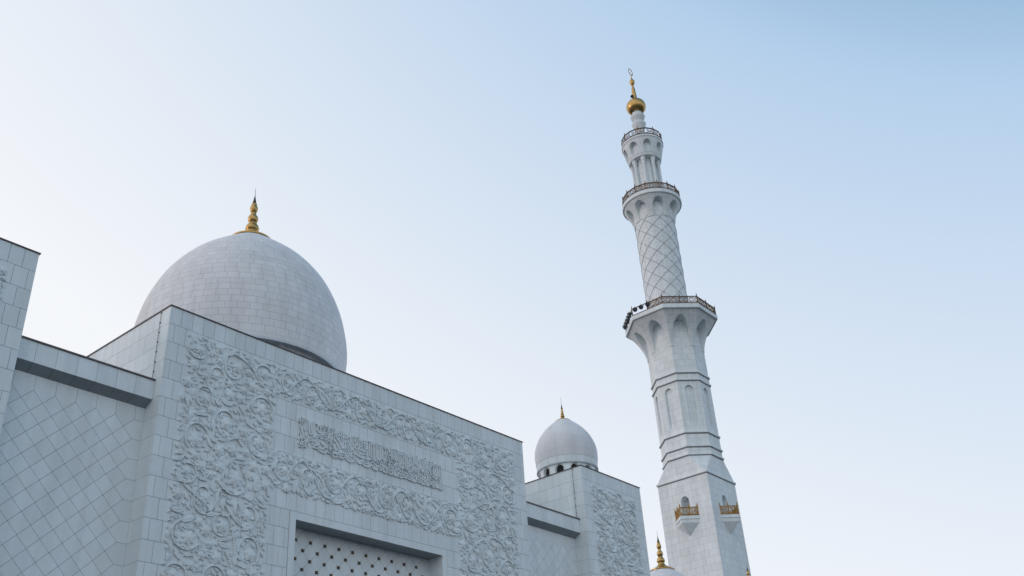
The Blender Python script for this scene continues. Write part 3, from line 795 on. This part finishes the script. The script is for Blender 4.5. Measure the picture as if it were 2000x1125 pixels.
for z in (42.66, 43.70, 45.45, 52.38, 53.40):
    b = LM(); b.strip([octring(3.30, z), octring(3.51, z), octring(3.51, z + .2), octring(3.28, z + .32)], closed=True, smooth=False); sc_ = b.build('string_course', M['marble'], mi)
    b = LM(); b.strip([octring(3.35, z - .14), octring(3.40, z - .12), octring(3.485, z - .01), octring(3.30, z - .005)], closed=True, smooth=False); b.build('underside_shade', M['undershade'], sc_)  # added dark ring, its colour stands for shade under the course
# octagonal shaft with blind arches
sf = LM()
for k in range(8):
    mp = facemap(k * PI / 4)
    arched(sf, mp, lambda z: HS, lambda z: t8, archfun(.54, 51.2, 51.74, 2.), HS - .26, 42.6, 57.2, 46.5, 1 / BW, 40)
sf.build('octagonal_shaft', M['mina'], mi)
# first corbel
cb = LM()
nf1 = lambda z: HS + .07 + 1.98 * clamp((z - 57.15) / 4.3) ** 1.75
for k in range(8):
    arched(cb, facemap(k * PI / 4), nf1, lambda z: nf1(z) * T8, archfun(.98, 59.3, 60.85, 1.9), HS + .003, 57.15, 61.45, 57.15, 1 / BW, 26, sill=False)
for k in range(8):
    mp = facemap(k * PI / 4)
    for sd in (-1, 1): cb.poly([mp(sd * .98, HS, 57.15), mp(sd * HS * T8, HS, 57.15), mp(sd * (HS + .07) * T8, HS + .07, 57.15), mp(sd * .98, HS + .07, 57.15)])
cb.build('arched_corbel', M['mina'], mi, 30)
rm = LM(); rm.strip([octring(5.2, 61.43), octring(5.60, 61.43), octring(5.64, 61.5), octring(5.64, 61.98), octring(5.60, 62.04), octring(2.6, 62.06)], closed=True, smooth=False); rm.build('balcony_floor', M['marble'], mi)
# twisted-lattice round shaft
rs = LM(); prof = [(lerp(2.70, 2.78, k / 20), lerp(62.0, 80.6, k / 20)) for k in range(21)]
rs.lathe(prof, 64, uvrows=[(16, prof[k][1] / .95, prof[k + 1][1] / .95, 0) for k in range(20)]); rs.build('round_shaft', M['mina'], mi)
dl = LM(); rate = rad(45 / 2.12)
for sgn in (-1, 1):
    for k in range(8):
        pts = []
        for i in range(61):
            z = lerp(62.06, 78.3, i / 60); a = rad(-135 + 45 * k) + sgn * rate * (z - 77.25); r_ = lerp(2.70, 2.78, (z - 62) / 18.6) + .012
            pts.append((r_ * math.cos(a), r_ * math.sin(a), z))
        dl.tube(pts, .045, 6)
dl.build('diagonal_mouldings', M['moulding'], mi)
# second corbel, round
cb = LM(); nf2 = lambda z: 2.86 + 1.12 * clamp((z - 77.55) / 2.95) ** 1.6
for k in range(8):
    arched(cb, radmap(k * PI / 4), nf2, lambda z: rad(22.5), archfun(rad(15.0), 79.0, 80.12, 1.9), 2.785, 77.55, 80.55, 77.55, 2.8, 24, radial=True, sill=False)
for k in range(8):
    mp = radmap(k * PI / 4)
    for sd in (-1, 1): cb.poly([mp(sd * rad(15), 2.76, 77.55), mp(sd * rad(22.5), 2.76, 77.55), mp(sd * rad(22.5), 2.86, 77.55), mp(sd * rad(15), 2.86, 77.55)])
cb.build('arched_corbel', M['mina'], mi, 30)
rm = LM(); rm.lathe([(3.85, 80.53), (4.10, 80.53), (4.16, 80.6), (4.16, 81.1), (4.1, 81.17), (1.2, 81.19)], 72, smooth=False); rm.build('balcony_floor', M['marble'], mi)
# colonnade
co = LM(); co.lathe([(1.5, 81.15), (1.5, 88.5)], 48, uvrows=[(10, 0, 9, 0)]); co.build('inner_shaft', M['mina'], mi)
c0 = LM(); c0.lathe([(.34, 81.2), (.34, 81.45), (.27, 81.55), (.24, 81.7), (.22, 87.2), (.25, 87.3), (.22, 87.36), (.30, 87.7), (.36, 87.95), (.36, 88.42)], 16)
col0 = None
for k in range(8):
    if col0 is None: col0 = c0.build('column', M['marble'], mi, 50); o = col0
    else: o = copy_tree(col0)
    a = rad(22.5 + 45 * k); o.location = (1.84 * math.cos(a), 1.84 * math.sin(a), 0)
# third corbel
cb = LM(); nf3 = lambda z: 2.30 + .68 * clamp((z - 88.4) / 2.9) ** .85
for k in range(8):
    arched(cb, radmap(k * PI / 4), nf3, lambda z: rad(22.5), archfun(rad(13.5), 90.1, 90.85, 2.), 2.26, 88.4, 91.3, 88.95, 2.8, 22, radial=True, sill=False)
cb.lathe([(1.2, 88.40), (2.30, 88.40)], 64, smooth=False); cb.build('arched_corbel', M['mina'], mi, 30)
rm = LM(); rm.lathe([(2.9, 91.28), (3.02, 91.28), (3.05, 91.33), (3.05, 91.58), (3.0, 91.63), (.3, 91.66)], 64, smooth=False); rm.build('balcony_floor', M['marble'], mi)
nk = LM(); nk.lathe([(.95, 91.6), (.95, 92.2), (.72, 92.6), (.58, 93.2), (.56, 94.3), (.60, 94.7), (.78, 95.0), (.96, 95.4), (1.06, 95.72), (1.05, 95.84), (.60, 95.98), (.52, 96.05), (.56, 96.25), (.76, 96.5), (.96, 96.82), (1.09, 97.12), (1.08, 97.24), (.62, 97.4), (.60, 97.6), (.74, 97.9)], 40); nk.build('neck', M['marble'], mi, 32)
gb = LM(); gp = [(.60, 97.86)]
for k in range(1, 24):
    a = -PI / 2 + .42 + (PI - .68) * k / 24; gp.append((1.46 * math.cos(a), 99.16 + 1.36 * math.sin(a)))
gp += [(.44, 100.52), (.38, 100.85), (.36, 101.2), (.30, 102.2), (.27, 102.75), (.20, 103.0), (.15, 103.2), (.15, 103.32), (.21, 103.4), (.17, 103.5), (.30, 103.72), (.40, 103.98), (.41, 104.15), (.33, 104.42), (.18, 104.66), (.10, 104.85), (.05, 105.3), (.04, 105.62)]
gb.lathe(gp, 40); gbo = gb.build('gold_finial', M['gold'], mi, 50)
cr = LM(); rings = []
for k in range(37):
    a = -PI / 2 + 2 * PI * k / 36; w = .045 + .07 * (1 - (math.sin(a) + 1) / 2); R_ = .63 - w
    cxp, czp = R_ * math.cos(a), 106.16 + R_ * math.sin(a) * 1.05
    rings.append([(cxp + w * math.cos(a) * math.cos(q * PI / 3), .05 * math.sin(q * PI / 3), czp + w * math.sin(a) * math.cos(q * PI / 3)) for q in range(6)])
cr.strip(rings, closed=True); cr.build('crescent', M['gold'], gbo)
bl = LM(); aa = rad(190); bx, by = .62 * math.cos(aa), .62 * math.sin(aa)
bl.tube([(bx * .5, by * .5, 100.62), (bx * 1.2, by * 1.2, 100.60)], .10, 8); bl.tube([(bx * 1.2, by * 1.2, 100.66), (bx * 1.75, by * 1.75, 100.50)], [.17, .26], 10); bl.build('beacon_lamp', M['black'], mi)

# railings: rails as one part, posts and filigree panels as its sub-parts
def spiral(b, cx, cz, r, sgn, y=0, th=.026, a0=0, turns=1.4):
    pts = []
    for i in range(15):
        t = i / 14; a = a0 + sgn * turns * 2 * PI * t; rr = r * (1 - .8 * t); pts.append((cx + rr * math.cos(a), y, cz + rr * math.sin(a)))
    b.tube(pts, th, 4, smooth=False)
def rail_panel(w, h=1.0):
    b = LM(); b.tube([(-w / 2, 0, .24), (w / 2, 0, .24)], .034, 4); b.tube([(-w / 2, 0, h - .14), (w / 2, 0, h - .14)], .034, 4)
    n = max(1, round(w / .8)); s = w / n
    for k in range(n):
        c = -w / 2 + s * (k + .5); r = min(s, h) * .2
        for sx in (-1, 1):
            for sz in (-1, 1): spiral(b, c + sx * s * .23, .55 + sz * .19, r, sx * sz, a0=(0 if sx < 0 else PI) + .6 * sz)
        b.tube([(c - s * .42, 0, .26), (c, 0, .55), (c + s * .42, 0, h - .16)], .024, 4); b.tube([(c + s * .42, 0, .26), (c, 0, .55), (c - s * .42, 0, h - .16)], .024, 4)
        if k: b.tube([(-w / 2 + s * k, 0, .1), (-w / 2 + s * k, 0, h)], .03, 4)
    return b
def post_mesh(h=1.12):
    b = LM()
    b.lathe([(.10, 0), (.10, .12), (.07, .16), (.06, .5), (.08, .54), (.06, .58), (.06, h - .14), (.085, h - .08), (.085, h), (.05, h + .03), (.075, h + .12), (.05, h + .22), (.018, h + .36), (.004, h + .48)], 8, smooth=False); return b
def railing(parent, pts, z, skip=(), h=1.05, nm='railing', every=1, mt='rail'):
    """pts: closed loop of post positions"""
    n = len(pts); b = LM(); b.tube([(x, y, z + h) for x, y in pts] + [(*pts[0], z + h)], .065, 6, smooth=False); b.tube([(x, y, z + .08) for x, y in pts] + [(*pts[0], z + .08)], .08, 6, smooth=False)
    rl = b.build(nm, M[mt], parent); po = None; pm = {}
    for i, (x, y) in enumerate(pts):
        if i % every: pass
        elif po is None: po = post_mesh(h + .07).build('post', M[mt], rl); po.location = (x, y, z)
        else: o = copy_tree(po); o.parent = rl; o.location = (x, y, z)
        x2, y2 = pts[(i + 1) % n]
        if i in skip: continue
        w = round(math.hypot(x2 - x, y2 - y), 2)
        if w not in pm: pm[w] = rail_panel(w, h).build('panel', M[mt], rl); o = pm[w]
        else: o = copy_tree(pm[w])
        o.location = ((x + x2) / 2, (y + y2) / 2, z); o.rotation_euler = (0, 0, math.atan2(y2 - y, x2 - x))
    return rl
def octpts(a):
    v = [(p[0], p[1]) for p in octring(a, 0)]; out = []
    for i in range(8):
        x, y = v[i]; x2, y2 = v[(i + 1) % 8]; out += [(x, y), ((x + x2) / 2, (y + y2) / 2)]
    return out
R1 = octpts(5.50)
railing(mi, R1, 62.05, skip=(4, 5, 6, 7) if False else (4, 5, 6))
railing(mi, [(4.03 * math.cos(rad(22.5 * k)), 4.03 * math.sin(rad(22.5 * k))) for k in range(16)], 81.18)
railing(mi, [(2.93 * math.cos(rad(22.5 + 22.5 * k)), 2.93 * math.sin(rad(22.5 + 22.5 * k))) for k in range(16)], 91.65, h=1.15, every=2)

# small corner balconies on the square base
def wedge_balcony(ang):
    mp = facemap(ang); zf = 35.30; B = 1.62
    def tri(s, z, n0=HS - .02): return [mp(-s, n0, z), mp(0, n0 + s, z), mp(s, n0, z)]
    b = LM()
    b.strip([tri(B - .17, zf - .78), tri(B - .12, zf - .40), tri(B, zf - .36), tri(B, zf)], closed=False, smooth=False)
    tip = mp(0, HS - .02, 33.2); q = tri(B - .17, zf - .78)
    b.poly([q[0], q[1], tip][::-1]); b.poly([q[1], q[2], tip][::-1]); b.poly(tri(B, zf)); b.poly(tri(B, zf - .36)[::-1])
    o = b.build('wedge_balcony', M['marble'], mi)
    pl_ = [(-B + .14, HS), (-(B - .1) / 2 - .02, HS + (B - .1) / 2 - .06), (0, HS + B - .16), ((B - .1) / 2 + .02, HS + (B - .1) / 2 - .06), (B - .14, HS)]
    pl_ = [mp(u, n, 0)[:2] for u, n in pl_]; h = 1.0
    r = LM()
    for z, w in ((zf + h, .06), (zf + .12, .06)):
        r.tube([(x, y, z) for x, y in pl_], w, 6, smooth=False)
    rl = r.build('railing', M['brass'], o); k0 = None
    for i, (x, y) in enumerate(pl_):
        q = post_mesh(1.1); q.v = [(a * 1.15, b_ * 1.15, c) for a, b_, c in q.v]; q = q.build('post', M['brass'], o); q.location = (x, y, zf)
        if i < 4:
            x2, y2 = pl_[i + 1]; w = math.hypot(x2 - x, y2 - y); pn = rail_panel(w, 1.0).build('panel', M['brass'], o)
            pn.location = ((x + x2) / 2, (y + y2) / 2, zf); pn.rotation_euler = (0, 0, math.atan2(y2 - y, x2 - x))
    # dark recess behind the arched doorway
for ang in (PI, -PI / 2): wedge_balcony(ang)

# floodlights on the left of the octagonal balcony: one thing each
def flood_proto():
    b = LM(); b.lathe([(.02, -.42), (.17, -.40), (.22, -.28), (.25, -.1), (.33, .05), (.40, .30), (.42, .34), (.42, .40), (.37, .40)], 20)
    return b
fl0 = None
def floodlight(x, y, z, yaw, tilt, label):
    global fl0
    if fl0 is None:
        t = thing('floodlight', label, 'floodlight', (x, y, z), 'floodlights on the octagonal balcony')
        h = flood_proto().build('housing', M['black'], t, 40)
        g = LM(); g.lathe([(.37, .37), (.2, .40), (.001, .41)], 20); g.build('lens', M['glass'], h)
        br = LM(); br.tube([(0, -.46, .1), (-.30, -.46, .1), (-.34, 0, .1), (-.30, .46, .1), (0, .46, .1)], .03, 6); br.tube([(-.34, 0, .1), (-.62, 0, .1)], .035, 6); br.build('yoke', M['black'], t)
        fl0 = t
    else:
        t = copy_tree(fl0); t['label'] = label; t.location = (x, y, z)
    t.rotation_euler = (0, rad(90 + tilt), yaw); t.scale = (.74, .74, .74)
    return t
def on_edge(i, t, out):
    """point along the octagon side from vertex i (angle 22.5+45i), pushed outwards"""
    v = octring(5.50, 0); (x, y, _), (x2, y2, _) = v[i], v[(i + 1) % 8]
    a = PI / 4 * (i + 1); return lerp(x, x2, t) + out * math.cos(a), lerp(y, y2, t) + out * math.sin(a), a

LL = ['floodlight nearest the rear at the far left of the octagonal balcony', 'second floodlight from the far left along the octagonal balcony edge', 'middle floodlight of the row along the left octagonal balcony edge', 'floodlight next to last before the left balcony corner post', 'floodlight just behind the left corner post of the balcony railing']
for k, t_ in enumerate((.12, .31, .50, .69, .87)):
    x, y, a = on_edge(2, t_, .12); floodlight(AX + x, AY + y, 62.72, a, 32, LL[k])
for t_, lb in ((.13, 'round black floodlight right of the left corner post on the octagonal balcony'), (.33, 'round black floodlight between two posts in the open gap of the balcony railing'), (.55, 'round black floodlight beside the first gilded railing panel of the balcony')):
    x, y, a = on_edge(3, t_, .05); floodlight(AX + x, AY + y, 62.78, a + .2, 24, lb)

# ------------------------------------------------------------------ ground
g = MB(); N = 24
for i in range(N):
    for j in range(N):
        f = lambda k: (k / N * 2 - 1) * 3000
        g.poly([(f(i), f(j), 0), (f(i + 1), f(j), 0), (f(i + 1), f(j + 1), 0), (f(i), f(j + 1), 0)])
nt = NT('ground_paving')
geo = nt.n('ShaderNodeNewGeometry'); br = nt.n('ShaderNodeTexBrick'); nt.l(geo.outputs['Position'], br.inputs['Vector'])
br.inputs['Scale'].default_value = 1.; br.inputs['Mortar Size'].default_value = .012; br.inputs['Brick Width'].default_value = 1.2; br.inputs['Row Height'].default_value = .6
br.inputs['Color1'].default_value = (.036, .04, .044, 1); br.inputs['Color2'].default_value = (.045, .05, .054, 1); br.inputs['Mortar'].default_value = (.02, .02, .02, 1)
nt.set(col=nt.scale(br.outputs[0], nt.mr(nt.noise(.4, 6, geo.outputs['Position']), .3, .7, .8, 1.15)), rough=.7)
go = g.build('ground', nt.m); go['kind'] = 'structure'

# ------------------------------------------------------------------ sky, sun
SUN_AZ, SUN_EL = rad(-50), rad(7)           # from +Y towards +X
sd = Vector((math.sin(SUN_AZ) * math.cos(SUN_EL), math.cos(SUN_AZ) * math.cos(SUN_EL), math.sin(SUN_EL)))
w = bpy.data.worlds.new('World'); S.world = w; w.use_nodes = True
t = w.node_tree; t.nodes.clear()
class WT(NT):
    def __init__(self, t): self.t = t
wn = WT(t)
out = wn.n('ShaderNodeOutputWorld'); bg = wn.n('ShaderNodeBackground'); wn.l(bg.outputs[0], out.inputs[0])
sky = wn.n('ShaderNodeTexSky', sky_type='NISHITA'); sky.sun_disc = False; sky.sun_elevation = SUN_EL; sky.sun_rotation = SUN_AZ
sky.air_density = 1.0; sky.dust_density = 1.2; sky.ozone_density = 3.0
tc = wn.n('ShaderNodeTexCoord'); sp = wn.n('ShaderNodeSeparateXYZ'); wn.l(tc.outputs['Generated'], sp.inputs[0])
X, Y, Z = sp.outputs
hl = wn.math('SQRT', wn.math('ADD', wn.math('ADD', wn.math('MULTIPLY', X, X), wn.math('MULTIPLY', Y, Y)), 1e-5))
c = wn.math('DIVIDE', wn.math('ADD', wn.math('MULTIPLY', X, math.sin(SUN_AZ)), wn.math('MULTIPLY', Y, math.cos(SUN_AZ))), hl)
# evening haze: whitest low down and towards the sun, clear blue overhead and away from it
W_ = wn.math('ADD', wn.math('ADD', 1.0 - .6 * .26 + 1.25 * .47, wn.math('MULTIPLY', c, .6)), wn.math('MULTIPLY', wn.math('MAXIMUM', Z, 0.), -1.25))
W_ = wn.mr(W_, -.1, 1.0, 0, 1); W_ = wn.math('ADD', W_, wn.math('MULTIPLY', .2, wn.math('MULTIPLY', W_, wn.math('SUBTRACT', 1., W_))))
haze = wn.mixc(wn.mr(W_, 0, .40, 0, 1), (.15, .31, .45), wn.mixc(W_, (.17, .445, .78), (.965, .982, 1.01)))
nish = wn.scale(sky.outputs[0], .10)
mix = wn.mixc(.90, nish, haze)
wn.l(mix, bg.inputs[0]); bg.inputs[1].default_value = 1.04
ld = bpy.data.lights.new('sun', 'SUN'); ld.energy = .42; ld.angle = rad(12); ld.color = (1., .76, .80)
lo = bpy.data.objects.new('sun', ld); COL.objects.link(lo); lo.rotation_euler = sd.to_track_quat('Z', 'Y').to_euler(); lo.location = sd * 400

# ------------------------------------------------------------------ camera (35 mm, tilted up 30 degrees and rolled by hand)
f_px, pit, rol, yaw = 1932.43571, 0.529870426, -0.0686336646, 0.905088977
cy, sy, cpt, spt = math.cos(yaw), math.sin(yaw), math.cos(pit), math.sin(pit)
fwd = Vector((sy * cpt, cy * cpt, spt)); rt = Vector((cy, -sy, 0)); up = rt.cross(fwd)
r2 = rt * math.cos(rol) + up * math.sin(rol); u2 = up * math.cos(rol) - rt * math.sin(rol)
cam = bpy.data.cameras.new('camera'); co_ = bpy.data.objects.new('camera', cam); COL.objects.link(co_)
co_.matrix_world = Matrix(((r2.x, u2.x, -fwd.x, 0), (r2.y, u2.y, -fwd.y, 0), (r2.z, u2.z, -fwd.z, 1.7), (0, 0, 0, 1)))
cam.sensor_width = 36; cam.lens = f_px / 2000 * 36; cam.clip_start = .1; cam.clip_end = 8000
S.camera = co_
S.view_settings.view_transform = 'Standard'; S.view_settings.look = 'None'; S.view_settings.exposure = 0; S.view_settings.gamma = 1
S.render.resolution_x = 1024; S.render.resolution_y = 576
